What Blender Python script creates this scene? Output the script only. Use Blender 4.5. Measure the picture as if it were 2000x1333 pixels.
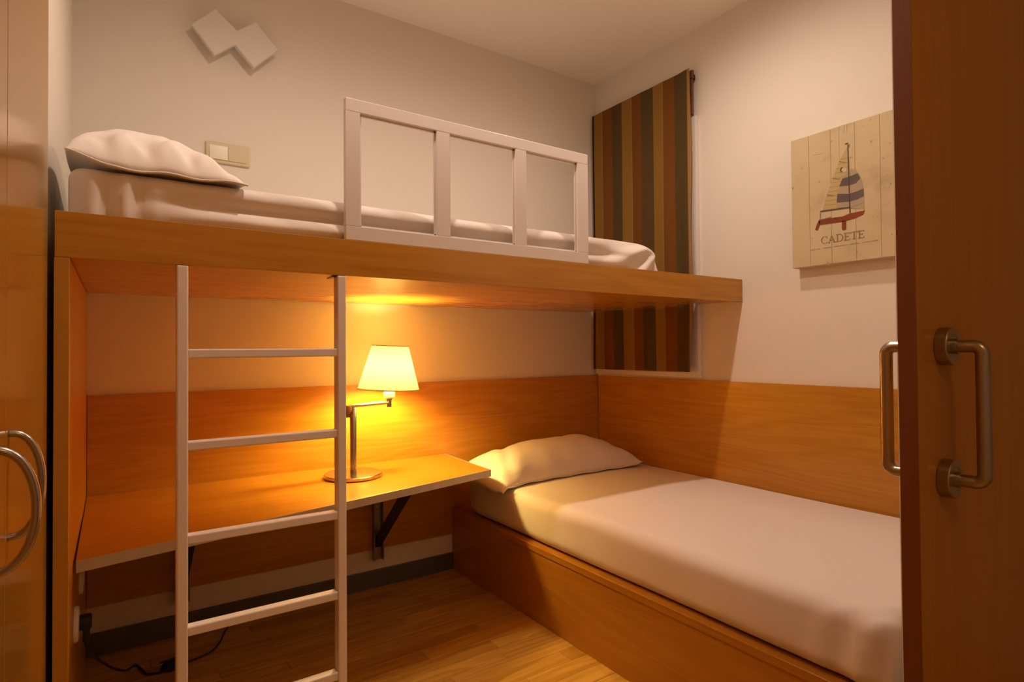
import bpy, bmesh, math, random
from mathutils import Vector, Matrix, noise
random.seed(7)
for o in list(bpy.data.objects): bpy.data.objects.remove(o)
SC = bpy.context.scene
COL = SC.collection

# ------------------------------------------------------------------ camera, world, exposure, main lights
EYE = 1.008
cam_d = bpy.data.cameras.new('camera'); cam = bpy.data.objects.new('camera', cam_d); COL.objects.link(cam)
cam_d.sensor_width = 36.0; cam_d.lens = 36.0*1141.04/2000.0; cam_d.clip_start = 0.02
r_, u_, f_ = Vector((0.827371, -0.561604, -0.007632)), Vector((-0.002269, -0.01693, 0.999854)), Vector((0.561652, 0.827233, 0.015281))
cam.matrix_world = Matrix(((r_.x, u_.x, -f_.x, 0), (r_.y, u_.y, -f_.y, 0), (r_.z, u_.z, -f_.z, EYE), (0, 0, 0, 1)))
SC.camera = cam
w = bpy.data.worlds.new('night'); SC.world = w; w.use_nodes = True
w.node_tree.nodes['Background'].inputs[0].default_value = (0.02, 0.022, 0.03, 1)
w.node_tree.nodes['Background'].inputs[1].default_value = 0.1
SC.view_settings.view_transform = 'Standard'; SC.view_settings.look = 'None'
SC.view_settings.exposure = 0.0; SC.view_settings.gamma = 1.0; SC.view_settings.use_curve_mapping = False

DOWN_COL = (1.0, 0.79, 0.63)
DOWN_W = (32.5, 26.0)
DOWN_POS = ((0.58, 1.27), (1.50, 1.27))
HALL_FILL = 21.0  # strength of the added hallway fill
BULB_STR = 780.0
BULB_COL = (1.0, 0.67, 0.19)

# ------------------------------------------------------------------ materials
def new_mat(name):
    m = bpy.data.materials.new(name); m.use_nodes = True
    nt = m.node_tree; b = nt.nodes['Principled BSDF']
    return m, nt, b
def N(nt, typ, **kw):
    n = nt.nodes.new(typ)
    for k, v in kw.items(): setattr(n, k, v)
    return n
def ramp(nt, fac, stops):
    r = N(nt, 'ShaderNodeValToRGB'); nt.links.new(fac, r.inputs[0])
    e = r.color_ramp.elements
    e[0].position, e[0].color = stops[0][0], (*stops[0][1], 1)
    e[1].position, e[1].color = stops[-1][0], (*stops[-1][1], 1)
    for p, c in stops[1:-1]:
        x = e.new(p); x.color = (*c, 1)
    return r.outputs[0]
def math_n(nt, op, a, b=None):
    m = N(nt, 'ShaderNodeMath', operation=op)
    for i, v in enumerate((a, b)):
        if v is None: continue
        if isinstance(v, (int, float)): m.inputs[i].default_value = v
        else: nt.links.new(v, m.inputs[i])
    return m.outputs[0]
def plain(name, col, rough=0.6, metal=0.0, spec=0.5, bump=0.0, bscale=200.0, var=0.0):
    m, nt, b = new_mat(name)
    b.inputs['Base Color'].default_value = (*col, 1); b.inputs['Roughness'].default_value = rough
    b.inputs['Metallic'].default_value = metal; b.inputs['Specular IOR Level'].default_value = spec
    tc = N(nt, 'ShaderNodeTexCoord')
    if var:
        nz = N(nt, 'ShaderNodeTexNoise'); nz.inputs['Scale'].default_value = 6.0; nz.inputs['Detail'].default_value = 5
        nt.links.new(tc.outputs['Object'], nz.inputs['Vector'])
        lo = tuple(c*(1-var) for c in col); hi = tuple(min(1, c*(1+var)) for c in col)
        nt.links.new(ramp(nt, nz.outputs[0], [(0.3, lo), (0.7, hi)]), b.inputs['Base Color'])
    if bump:
        nz = N(nt, 'ShaderNodeTexNoise'); nz.inputs['Scale'].default_value = bscale; nz.inputs['Detail'].default_value = 3
        nt.links.new(tc.outputs['Object'], nz.inputs['Vector'])
        bp = N(nt, 'ShaderNodeBump'); bp.inputs['Strength'].default_value = bump; bp.inputs['Distance'].default_value = 0.002
        nt.links.new(nz.outputs[0], bp.inputs['Height']); nt.links.new(bp.outputs[0], b.inputs['Normal'])
    return m
def wood(name, axis, dark, light, rough=0.3, spec=0.5, fine=1.0, rnd=0.0, cath=0.5, coat=0.0):
    """laminate wood: long streaks plus soft cathedral figure along one axis of the object"""
    m, nt, b = new_mat(name)
    tc = N(nt, 'ShaderNodeTexCoord')
    oi = N(nt, 'ShaderNodeObjectInfo')
    vm = N(nt, 'ShaderNodeVectorMath', operation='MULTIPLY_ADD')
    cmb = N(nt, 'ShaderNodeCombineXYZ')
    for i in range(3): nt.links.new(math_n(nt, 'MULTIPLY', oi.outputs['Random'], 17.0+i*5), cmb.inputs[i])
    nt.links.new(tc.outputs['Object'], vm.inputs[0]); vm.inputs[1].default_value = (1, 1, 1); nt.links.new(cmb.outputs[0], vm.inputs[2])
    def stretched(long_s, cross_s, detail, rough_n=0.6, dist=0.0):
        mp = N(nt, 'ShaderNodeMapping')
        s = [cross_s]*3; s['XYZ'.index(axis)] = long_s
        mp.inputs['Scale'].default_value = s
        nt.links.new(vm.outputs[0], mp.inputs['Vector'])
        nz = N(nt, 'ShaderNodeTexNoise'); nz.inputs['Scale'].default_value = 1.0; nz.inputs['Detail'].default_value = detail
        nz.inputs['Roughness'].default_value = rough_n; nz.inputs['Distortion'].default_value = dist
        nt.links.new(mp.outputs[0], nz.inputs['Vector'])
        return nz.outputs[0]
    streak = stretched(2.2*fine, 95*fine, 4)
    broad = stretched(1.0*fine, 10*fine, 2, 0.5, 0.6)
    pores = stretched(9*fine, 330*fine, 2)
    ring = math_n(nt, 'SINE', math_n(nt, 'MULTIPLY', broad, 44.0))
    ring = math_n(nt, 'MULTIPLY_ADD', ring, 0.5*cath*0.35)
    nt.nodes[-1].inputs[2].default_value = 0.0
    fac = math_n(nt, 'ADD', math_n(nt, 'MULTIPLY', streak, 0.55), math_n(nt, 'MULTIPLY', broad, 0.30))
    fac = math_n(nt, 'ADD', fac, math_n(nt, 'MULTIPLY', pores, 0.15))
    fac = math_n(nt, 'ADD', fac, ring)
    if rnd: fac = math_n(nt, 'ADD', fac, math_n(nt, 'MULTIPLY', math_n(nt, 'SUBTRACT', oi.outputs['Random'], 0.5), rnd))
    mid = tuple((a+c)/2 for a, c in zip(dark, light))
    nt.links.new(ramp(nt, fac, [(0.28, dark), (0.5, mid), (0.74, light)]), b.inputs['Base Color'])
    b.inputs['Roughness'].default_value = rough; b.inputs['Specular IOR Level'].default_value = spec
    b.inputs['Coat Weight'].default_value = coat; b.inputs['Coat Roughness'].default_value = 0.08
    bp = N(nt, 'ShaderNodeBump'); bp.inputs['Strength'].default_value = 0.004; bp.inputs['Distance'].default_value = 0.001
    nt.links.new(streak, bp.inputs['Height']); nt.links.new(bp.outputs[0], b.inputs['Normal'])
    return m

WD, WL = (0.46, 0.188, 0.015), (0.58, 0.27, 0.031)
M = {}
M['wall'] = plain('wall_paint', (0.80, 0.735, 0.65), 0.8, spec=0.2, bump=0.05, bscale=350)
M['ceiling'] = plain('ceiling_paint', (0.93, 0.87, 0.77), 0.85, spec=0.2)
M['wood_x'] = wood('beech_laminate_x', 'X', WD, WL, 0.24)
M['wood_y'] = wood('beech_laminate_y', 'Y', WD, WL, 0.24)
M['wood_z'] = wood('beech_laminate_z', 'Z', (0.49, 0.208, 0.018), (0.55, 0.248, 0.026), 0.3, cath=0.1)
M['desk_wood'] = wood('desk_laminate', 'X', WD, WL, 0.3)
M['wardrobe'] = wood('wardrobe_laminate', 'Z', (0.42, 0.188, 0.016), (0.52, 0.25, 0.03), 0.14, cath=0.15, spec=0.6)
M['door'] = wood('door_laminate', 'Z', (0.44, 0.19, 0.018), (0.55, 0.26, 0.03), 0.28, cath=0.15, spec=0.25)
M['door_edge'] = wood('door_edge_band', 'Z', (0.17, 0.045, 0.012), (0.22, 0.062, 0.018), 0.4, cath=0.1)
M['floor'] = wood('floor_laminate', 'X', (0.41, 0.195, 0.022), (0.65, 0.37, 0.062), 0.3, rnd=0.3, cath=0.6)
M['bed_wood'] = wood('bed_box_laminate', 'Y', (0.40, 0.155, 0.012), (0.50, 0.22, 0.024), 0.3)
M['sheet'] = plain('white_sheet', (0.83, 0.75, 0.70), 0.85, spec=0.15, bump=0.12, bscale=900)
M['pillow'] = plain('white_pillowcase', (0.85, 0.78, 0.73), 0.85, spec=0.15, bump=0.12, bscale=900)
M['white_paint'] = plain('white_lacquer', (0.80, 0.74, 0.71), 0.38, bump=0.03, bscale=60)
M['white_metal'] = plain('white_powder_coat', (0.86, 0.79, 0.74), 0.35, bump=0.03, bscale=60)
M['plastic'] = plain('cream_plastic', (0.66, 0.57, 0.36), 0.3)
M['white_plastic'] = plain('white_plastic', (0.80, 0.77, 0.72), 0.4)
M['plaque'] = plain('satin_white_plaque', (0.74, 0.69, 0.64), 0.5, bump=0.02)
M['nickel'] = plain('satin_nickel', (0.52, 0.47, 0.42), 0.26, metal=1.0, bump=0.02, bscale=400)
M['nickel_dark'] = plain('brushed_nickel', (0.42, 0.38, 0.34), 0.3, metal=1.0, bump=0.03, bscale=400)
M['brown'] = plain('brown_joint', (0.16, 0.06, 0.03), 0.4)
M['alu'] = plain('aluminium_edge_band', (0.58, 0.54, 0.50), 0.42, metal=0.35)
M['steel'] = plain('galvanised_bracket', (0.30, 0.29, 0.27), 0.45, metal=0.8, var=0.2)
M['black'] = plain('black_steel', (0.02, 0.02, 0.022), 0.45)
M['rubber'] = plain('black_cable', (0.012, 0.011, 0.012), 0.5)
M['skirting'] = plain('dark_skirting', (0.10, 0.095, 0.09), 0.45, var=0.15)
M['glass'] = plain('night_window_glass', (0.015, 0.017, 0.02), 0.05, spec=0.8)
M['chrome'] = plain('downlight_trim', (0.75, 0.74, 0.72), 0.3, metal=1.0)

def emit_mat(name, col, strength):
    m = bpy.data.materials.new(name); m.use_nodes = True; nt = m.node_tree; nt.nodes.clear()
    e = N(nt, 'ShaderNodeEmission'); e.inputs[0].default_value = (*col, 1); e.inputs[1].default_value = strength
    o = N(nt, 'ShaderNodeOutputMaterial'); nt.links.new(e.outputs[0], o.inputs[0]); return m
M['bulb'] = emit_mat('lit_bulb', BULB_COL, BULB_STR)
M['lens'] = emit_mat('downlight_lens', DOWN_COL, 12.0)
def shade_mat():
    m = bpy.data.materials.new('lamp_shade_fabric'); m.use_nodes = True; nt = m.node_tree; nt.nodes.clear()
    d = N(nt, 'ShaderNodeBsdfDiffuse'); d.inputs[0].default_value = (0.80, 0.74, 0.60, 1)
    t = N(nt, 'ShaderNodeBsdfTranslucent'); t.inputs[0].default_value = (0.92, 0.68, 0.46, 1)
    tc = N(nt, 'ShaderNodeTexCoord'); nz = N(nt, 'ShaderNodeTexNoise'); nz.inputs['Scale'].default_value = 420
    nt.links.new(tc.outputs['Object'], nz.inputs['Vector'])
    bp = N(nt, 'ShaderNodeBump'); bp.inputs['Strength'].default_value = 0.06; nt.links.new(nz.outputs[0], bp.inputs['Height'])
    nt.links.new(bp.outputs[0], d.inputs['Normal'])
    mx = N(nt, 'ShaderNodeMixShader'); mx.inputs[0].default_value = 0.062
    o = N(nt, 'ShaderNodeOutputMaterial')
    nt.links.new(d.outputs[0], mx.inputs[1]); nt.links.new(t.outputs[0], mx.inputs[2]); nt.links.new(mx.outputs[0], o.inputs[0]); return m
M['shade'] = shade_mat()

# curtain: stripes woven along the width (object Y), measured from the far edge
CURT = [(2.391, 'e'), (2.374, 't'), (2.305, 'r'), (2.235, 'd'), (2.161, 't'), (2.092, 'r'), (2.026, 'd'), (1.950, 't'), (1.886, 'r'), (1.818, 'd'), (1.739, 'h')]
def curtain_mat(y_org):
    m, nt, b = new_mat('striped_curtain_fabric')
    tc = N(nt, 'ShaderNodeTexCoord'); sp = N(nt, 'ShaderNodeSeparateXYZ'); nt.links.new(tc.outputs['Object'], sp.inputs[0])
    y0, y1 = 1.70, 2.40
    f = math_n(nt, 'DIVIDE', math_n(nt, 'ADD', sp.outputs[1], y_org-y0), y1-y0)
    C = {'t': (0.56, 0.30, 0.070), 'r': (0.39, 0.150, 0.036), 'd': (0.215, 0.138, 0.055), 'e': (0.08, 0.045, 0.025), 'h': (0.60, 0.37, 0.14), 'l': (0.68, 0.45, 0.20)}
    stops = [(0.0, C['h'])]
    seq = list(reversed(CURT))
    for (y, k), nxt in zip(seq[1:], [s[0] for s in seq[:-1]]):
        p = (nxt-y0)/(y1-y0)
        stops.append((p, C[k]))
        if k == 't': stops[-1] = (p, C['l']); stops.append((p+0.006, C['t']))
    r = N(nt, 'ShaderNodeValToRGB'); r.color_ramp.interpolation = 'CONSTANT'; nt.links.new(f, r.inputs[0])
    e = r.color_ramp.elements; e[0].position = 0; e[0].color = (*stops[0][1], 1); e[1].position = stops[1][0]; e[1].color = (*stops[1][1], 1)
    for p, c in stops[2:]:
        x = e.new(p); x.color = (*c, 1)
    mp = N(nt, 'ShaderNodeMapping'); mp.inputs['Scale'].default_value = (30, 60, 900); nt.links.new(tc.outputs['Object'], mp.inputs['Vector'])
    nz = N(nt, 'ShaderNodeTexNoise'); nz.inputs['Scale'].default_value = 1.0; nz.inputs['Detail'].default_value = 3; nt.links.new(mp.outputs[0], nz.inputs['Vector'])
    mx = N(nt, 'ShaderNodeMix', data_type='RGBA', blend_type='MULTIPLY'); mx.inputs[0].default_value = 0.35
    nt.links.new(r.outputs[0], mx.inputs[6]); nt.links.new(ramp(nt, nz.outputs[0], [(0.3, (0.55, 0.55, 0.55)), (0.7, (1, 1, 1))]), mx.inputs[7])
    nt.links.new(mx.outputs[2], b.inputs['Base Color'])
    b.inputs['Roughness'].default_value = 0.9; b.inputs['Specular IOR Level'].default_value = 0.1
    bp = N(nt, 'ShaderNodeBump'); bp.inputs['Strength'].default_value = 0.15; bp.inputs['Distance'].default_value = 0.001
    nt.links.new(nz.outputs[0], bp.inputs['Height']); nt.links.new(bp.outputs[0], b.inputs['Normal'])
    return m
def canvas_mat():
    m, nt, b = new_mat('weathered_print_canvas')
    tc = N(nt, 'ShaderNodeTexCoord')
    def nz(scale, det, sc=(1, 1, 1)):
        mp = N(nt, 'ShaderNodeMapping'); mp.inputs['Scale'].default_value = sc; nt.links.new(tc.outputs['Object'], mp.inputs['Vector'])
        n = N(nt, 'ShaderNodeTexNoise'); n.inputs['Scale'].default_value = scale; n.inputs['Detail'].default_value = det; n.inputs['Roughness'].default_value = 0.65
        nt.links.new(mp.outputs[0], n.inputs['Vector']); return n.outputs[0]
    base = ramp(nt, nz(5, 6), [(0.30, (0.48, 0.36, 0.21)), (0.45, (0.60, 0.475, 0.295)), (0.7, (0.64, 0.52, 0.335))])
    spots = ramp(nt, nz(38, 3, (1, 1, 0.8)), [(0.27, (0.5, 0.42, 0.36)), (0.33, (1, 1, 1))])
    mx = N(nt, 'ShaderNodeMix', data_type='RGBA', blend_type='MULTIPLY'); mx.inputs[0].default_value = 1.0
    nt.links.new(base, mx.inputs[6]); nt.links.new(spots, mx.inputs[7]); nt.links.new(mx.outputs[2], b.inputs['Base Color'])
    b.inputs['Roughness'].default_value = 0.75; b.inputs['Specular IOR Level'].default_value = 0.2
    return m
M['canvas'] = canvas_mat()
M['p_sail'] = plain('print_sail', (0.52, 0.39, 0.17), 0.8, var=0.12)
M['p_spin'] = plain('print_spinnaker', (0.42, 0.32, 0.215), 0.8, var=0.10)
M['p_blue'] = plain('print_blue', (0.125, 0.092, 0.082), 0.8, var=0.2)
M['p_red'] = plain('print_red', (0.23, 0.045, 0.012), 0.8, var=0.15)
M['p_ink'] = plain('print_ink', (0.09, 0.055, 0.04), 0.8)
M['p_line'] = plain('print_line', (0.30, 0.21, 0.13), 0.8, var=0.2)
M['p_letter'] = plain('print_lettering', (0.32, 0.20, 0.115), 0.8, var=0.1)
M['p_pale'] = plain('print_pale', (0.60, 0.49, 0.28), 0.8)

# ------------------------------------------------------------------ builders
def setp(o, label=None, cat=None, group=None, kind=None):
    if label: o['label'] = label
    if cat: o['category'] = cat
    if group: o['group'] = group
    if kind: o['kind'] = kind
    return o
def thing(name, loc, label, cat, group=None, kind=None):
    o = bpy.data.objects.new(name, None); o.empty_display_size = 0.05; COL.objects.link(o); o.location = loc
    return setp(o, label, cat, group, kind)
def abs_loc(o):
    v = Vector((0, 0, 0))
    while o: v += o.location; o = o.parent
    return v
def obj(name, bm, mat, parent=None, smooth=False, origin=None):
    """bmesh in room coordinates -> one mesh object; origin at its own base centre"""
    if origin is None:
        xs = [v.co for v in bm.verts]
        lo = Vector([min(c[i] for c in xs) for i in range(3)]); hi = Vector([max(c[i] for c in xs) for i in range(3)])
        origin = Vector(((lo.x+hi.x)/2, (lo.y+hi.y)/2, lo.z))
    origin = Vector(origin)
    bmesh.ops.translate(bm, verts=bm.verts, vec=-origin)
    bmesh.ops.recalc_face_normals(bm, faces=bm.faces)
    me = bpy.data.meshes.new(name); bm.to_mesh(me); bm.free()
    if smooth:
        for p in me.polygons: p.use_smooth = True
    me.materials.append(M[mat] if isinstance(mat, str) else mat)
    o = bpy.data.objects.new(name, me); COL.objects.link(o)
    if parent: o.parent = parent; o.location = origin-abs_loc(parent)
    else: o.location = origin
    return o
def add_box(bm, x0, x1, y0, y1, z0, z1, bev=0.0, seg=2):
    t = bmesh.new()
    bmesh.ops.create_cube(t, size=1.0)
    for v in t.verts: v.co = Vector(((x0+x1)/2+v.co.x*(x1-x0), (y0+y1)/2+v.co.y*(y1-y0), (z0+z1)/2+v.co.z*(z1-z0)))
    if bev: bmesh.ops.bevel(t, geom=list(t.edges), offset=bev, segments=seg, profile=0.5, affect='EDGES')
    join(bm, t)
def join(bm, t):
    me = bpy.data.meshes.new('t'); t.to_mesh(me); t.free(); bm.from_mesh(me); bpy.data.meshes.remove(me)
def box(name, x0, x1, y0, y1, z0, z1, mat, parent=None, bev=0.0015, seg=2):
    bm = bmesh.new(); add_box(bm, x0, x1, y0, y1, z0, z1, bev, seg); return obj(name, bm, mat, parent)
def add_prism(bm, pts, axis, a, b, bev=0.0):
    """polygon pts in the two other axes extruded along axis from a to b"""
    t = bmesh.new()
    def mk(p, c):
        if axis == 'X': return (c, p[0], p[1])
        if axis == 'Y': return (p[0], c, p[1])
        return (p[0], p[1], c)
    va = [t.verts.new(mk(p, a)) for p in pts]; vb = [t.verts.new(mk(p, b)) for p in pts]
    n = len(pts)
    t.faces.new(va); t.faces.new(list(reversed(vb)))
    for i in range(n): t.faces.new((va[i], va[(i+1) % n], vb[(i+1) % n], vb[i]))
    bmesh.ops.recalc_face_normals(t, faces=t.faces)
    if bev: bmesh.ops.bevel(t, geom=list(t.edges), offset=bev, segments=2, profile=0.5, affect='EDGES')
    join(bm, t)
def add_lathe(bm, prof, cx, cy, n=40, axis='Z', cap=True):
    """prof list of (r, h) revolved about axis through (cx, cy) in the other two axes"""
    rings = []
    for r, hh in prof:
        ring = []
        for i in range(n):
            a = 2*math.pi*i/n; p, q = r*math.cos(a), r*math.sin(a)
            co = (cx+p, cy+q, hh) if axis == 'Z' else ((cx+p, hh, cy+q) if axis == 'Y' else (hh, cx+p, cy+q))
            ring.append(bm.verts.new(co))
        rings.append(ring)
    for a, b in zip(rings, rings[1:]):
        for i in range(n): bm.faces.new((a[i], a[(i+1) % n], b[(i+1) % n], b[i]))
    if cap: bm.faces.new(list(reversed(rings[0]))); bm.faces.new(rings[-1])
def add_tube(bm, pts, rad, n=12, flat=1.0, side=None):
    """tube along points; rad a number or list; flat squashes across 'side'"""
    P = [Vector(p) for p in pts]; k = len(P); rings = []
    up = None
    for i, p in enumerate(P):
        d = (P[min(i+1, k-1)]-P[max(i-1, 0)]).normalized()
        if up is None:
            up = Vector(side) if side else (Vector((0, 0, 1)) if abs(d.z) < 0.9 else Vector((0, 1, 0)))
        s = d.cross(up)
        if s.length < 1e-5: s = d.cross(Vector((1, 0.3, 0)))
        s.normalize(); up2 = s.cross(d).normalized()
        if not side: up = up2
        r = rad[i] if isinstance(rad, (list, tuple)) else rad
        rings.append([bm.verts.new(p+s*math.cos(2*math.pi*j/n)*r*flat+up2*math.sin(2*math.pi*j/n)*r) for j in range(n)])
    for a, b in zip(rings, rings[1:]):
        for i in range(n): bm.faces.new((a[i], a[(i+1) % n], b[(i+1) % n], b[i]))
    bm.faces.new(list(reversed(rings[0]))); bm.faces.new(rings[-1])
def arc(c, r, a0, a1, n, f):
    return [f(c[0]+r*math.cos(a0+(a1-a0)*i/n), c[1]+r*math.sin(a0+(a1-a0)*i/n)) for i in range(n+1)]
def sm(a, b, x):
    t = max(0.0, min(1.0, (x-a)/(b-a))); return t*t*(3-2*t)
def fbm(x, y, z, o=3):
    s, a = 0.0, 1.0
    for i in range(o): s += a*noise.noise(Vector((x, y, z))); x *= 2.03; y *= 2.03; z *= 2.03; a *= 0.5
    return s
def auto_smooth(o, ang=35):
    for p in o.data.polygons: p.use_smooth = True
    try:
        o.data.set_sharp_from_angle(angle=math.radians(ang))
    except Exception: pass
    return o

# ------------------------------------------------------------------ the setting
XR, YB, XL, ZC = 2.212, 2.412, -0.120, 2.482
def struct(name, bm, mat, label, cat):
    return setp(obj(name, bm, mat), label, cat, kind='structure')
bm = bmesh.new(); add_box(bm, -0.22, 2.32, YB, YB+0.1, -0.05, ZC+0.08)
struct('wall_back', bm, 'wall', 'cream painted wall behind the bunk and desk', 'wall')
WY0, WY1, WZ0, WZ1 = 1.775, 2.375, 0.90, 2.05          # window opening
bm = bmesh.new()
add_box(bm, XR, XR+0.1, 0.45, WY0, -0.05, ZC+0.08); add_box(bm, XR, XR+0.1, WY1, YB, -0.05, ZC+0.08)
add_box(bm, XR, XR+0.1, WY0, WY1, -0.05, WZ0); add_box(bm, XR, XR+0.1, WY0, WY1, WZ1, ZC+0.08)
struct('wall_right', bm, 'wall', 'cream painted wall with the curtain and the boat picture', 'wall')
bm = bmesh.new(); add_box(bm, XL-0.1, XL, 1.480, YB, -0.05, ZC+0.08)
add_box(bm, XL-0.1, XL, 0.40, 1.480, 2.34, ZC+0.08)
struct('wall_left', bm, 'wall', 'narrow strip of cream wall beside the wardrobe', 'wall')
bm = bmesh.new(); add_box(bm, 1.27, XR+0.1, 0.455, 0.525, -0.05, ZC+0.08); add_box(bm, XL, 1.27, 0.455, 0.525, 2.12, ZC+0.08)
struct('wall_front', bm, 'wall', 'cream partition wall around the doorway', 'wall')
bm = bmesh.new(); add_box(bm, -0.85, 2.32, -1.55, 2.512, ZC, ZC+0.08)
struct('ceiling', bm, 'ceiling', 'plain warm white ceiling', 'ceiling')
bm = bmesh.new(); add_box(bm, -0.95, 2.45, -1.65, -1.55, -0.05, ZC+0.08)
struct('wall_hall_back', bm, 'wall', 'cream hallway wall opposite the bedroom door', 'wall')
bm = bmesh.new(); add_box(bm, -0.95, -0.85, -1.55, 0.40, -0.05, ZC+0.08); add_box(bm, -0.85, -0.74, 0.39, 0.43, -0.05, ZC+0.08)
struct('wall_hall_left', bm, 'wall', 'cream hallway wall on the wardrobe side', 'wall')
bm = bmesh.new(); add_box(bm, XR+0.1, XR+0.2, -1.55, 0.455, -0.05, ZC+0.08)
struct('wall_hall_right', bm, 'wall', 'cream hallway wall past the open door', 'wall')

# floor with laminate planks
bm = bmesh.new(); add_box(bm, -0.85, XR+0.1, -1.55, 0.52, -0.05, 0.0); add_box(bm, -0.85, XR+0.1, 0.52, YB, -0.05, -0.008)
fl = struct('floor', bm, 'floor', 'yellow brown laminate plank floor', 'floor')
PW, PL = 0.0668, 0.62
full = None
row = 0; y = YB
while y > 0.53:
    y0 = max(y-PW, 0.522); x = -0.12-random.random()*PL
    while x < 2.2:
        a, b = max(x, -0.12), min(x+PL, 2.21)
        if b-a > 0.03 and not (a > 1.33):
            is_full = abs((b-a)-PL) < 1e-6 and abs((y-y0)-PW) < 1e-6
            if is_full and full is not None:
                o = full.copy(); COL.objects.link(o); o.location = Vector(((a+b)/2, (y0+y)/2, -0.0079))-abs_loc(fl)
            else:
                o = box('plank', a+0.0004, b-0.0004, y0+0.0004, y-0.0004, -0.0079, 0.0, 'floor', fl, bev=0.0006, seg=1)
                if is_full: full = o
        x += PL
    y -= PW; row += 1

# skirting, wainscot panels
bm = bmesh.new(); add_box(bm, -0.078, 1.292, 2.398, YB, 0.0, 0.074, 0.002)
struct('baseboard_back', bm, 'skirting', 'dark grey skirting board under the desk', 'baseboard')
bm = bmesh.new(); add_box(bm, -0.077, 2.199, 2.400, YB, 0.163, 0.866, 0.001)
struct('trim_1', bm, 'wood_x', 'long wooden wall panel behind desk and pillow', 'wall panel')
bm = bmesh.new(); add_box(bm, 2.200, XR, 0.53, 2.3995, 0.10, 0.864, 0.001)
struct('trim_2', bm, 'wood_y', 'wooden wall panel beside the lower bed', 'wall panel')

# window behind the curtain
bm = bmesh.new(); FX0, FX1 = 2.190, 2.25
add_box(bm, FX0, FX1, WY0-0.055, WY0, WZ0-0.025, WZ1+0.025, 0.002); add_box(bm, FX0, FX1, WY1, WY1+0.03, WZ0-0.025, WZ1+0.025, 0.002)
add_box(bm, FX0, FX1, WY0, WY1, WZ0-0.025, WZ0, 0.002); add_box(bm, FX0, FX1, WY0, WY1, WZ1, WZ1+0.025, 0.002)
win = struct('window_1', bm, 'white_paint', 'white window frame mostly covered by the curtain', 'window')
box('pane', 2.235, 2.241, WY0-0.004, WY1+0.004, WZ0-0.004, WZ1+0.004, 'glass', win, 0)

# ------------------------------------------------------------------ recessed downlights
for i, ((lx, ly), lw) in enumerate(zip(DOWN_POS, DOWN_W)):
    t = thing('ceiling_downlight', (lx, ly, ZC), ('round recessed ceiling spotlight nearer the wardrobe', 'round recessed ceiling spotlight nearer the picture')[i], 'downlight', 'ceiling spotlights')
    bm = bmesh.new(); add_lathe(bm, [(0.030, ZC-0.001), (0.045, ZC-0.001), (0.045, ZC-0.005), (0.042, ZC-0.007), (0.033, ZC-0.007), (0.030, ZC-0.004)], lx, ly, 32, cap=False)
    auto_smooth(obj('ring', bm, 'chrome', t))
    bm = bmesh.new(); add_lathe(bm, [(0.030, ZC-0.001), (0.030, ZC-0.003)], lx, ly, 24); obj('lens', bm, 'lens', t)
    ld = bpy.data.lights.new('downlight_beam', 'SPOT'); ld.energy = lw; ld.color = DOWN_COL; ld.spot_size = math.radians(177); ld.spot_blend = 0.75; ld.shadow_soft_size = 0.03
    lo = bpy.data.objects.new('downlight_beam', ld); COL.objects.link(lo); lo.parent = t; lo.location = (0, 0, -0.02)
t = thing('hall_fill_light', (0.35, -0.75, ZC-0.06), 'added fill light in the hallway, unseen behind the viewer', 'fill light')  # added unseen fill, brightens the door face and mattress front
bm = bmesh.new(); add_lathe(bm, [(0.16, ZC), (0.16, ZC-0.02), (0.15, ZC-0.03)], 0.35, -0.75, 40); obj('base', bm, 'white_plastic', t)
bm = bmesh.new(); add_lathe(bm, [(0.148, ZC-0.0305), (0.145, ZC-0.05), (0.125, ZC-0.075), (0.08, ZC-0.092), (0.02, ZC-0.098)], 0.35, -0.75, 40)
obj('fill_dome', bm, emit_mat('hall_fill_glow', (1.0, 0.52, 0.22), HALL_FILL), t, smooth=True)  # glowing dome of the added fill

# ------------------------------------------------------------------ bunk: shelf bed with front board, side panel and guard rail
BF = 1.505
bunk = thing('bunk_bed', (1.05, 1.95, 0), 'wooden wall-to-wall upper bunk with a white framed guard rail', 'bunk bed')
box('front_board', -0.103, 2.211, BF, BF+0.024, 1.2055, 1.301, 'wood_x', bunk, 0.0012)
bm = bmesh.new()
add_prism(bm, [(-0.103, BF+0.0245), (2.211, BF+0.0245), (2.211, 1.712), (2.135, 1.712), (2.135, YB-0.001), (-0.103, YB-0.001)], 'Z', 1.2095, 1.262)
obj('base_panel', bm, 'wood_x', bunk)
box('side_panel', -0.104, -0.0785, BF, YB-0.001, 0.0, 1.205, 'wood_z', bunk, 0.0012)
# guard rail: outer frame, two mullions, thin bead inside each opening
G0, G1 = BF+0.001, BF+0.0185
bm = bmesh.new()
add_box(bm, 0.499, 1.343, G0, G1, 1.643, 1.678, 0.0015); add_box(bm, 0.499, 1.343, G0, G1, 1.3012, 1.339, 0.0015)
add_box(bm, 0.499, 0.539, G0, G1, 1.3391, 1.6429, 0.0008); add_box(bm, 1.297, 1.343, G0, G1, 1.3391, 1.6429, 0.0008)
rail = obj('guard_rail', bm, 'white_paint', bunk)
for a, b in ((0.766, 0.809), (1.042, 1.084)):
    box('mullion', a, b, G0+0.0004, G1-0.0004, 1.3385, 1.6435, 'white_paint', rail)
for a, b in ((0.539, 0.766), (0.809, 1.042), (1.084, 1.297)):
    bm = bmesh.new(); e = 0.005
    add_box(bm, a, b, G1-0.008, G1-0.003, 1.339, 1.339+e); add_box(bm, a, b, G1-0.008, G1-0.003, 1.643-e, 1.643)
    add_box(bm, a, a+e, G1-0.008, G1-0.003, 1.339, 1.643); add_box(bm, b-e, b, G1-0.008, G1-0.003, 1.339, 1.643)
    obj('bead', bm, 'white_paint', rail)

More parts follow.
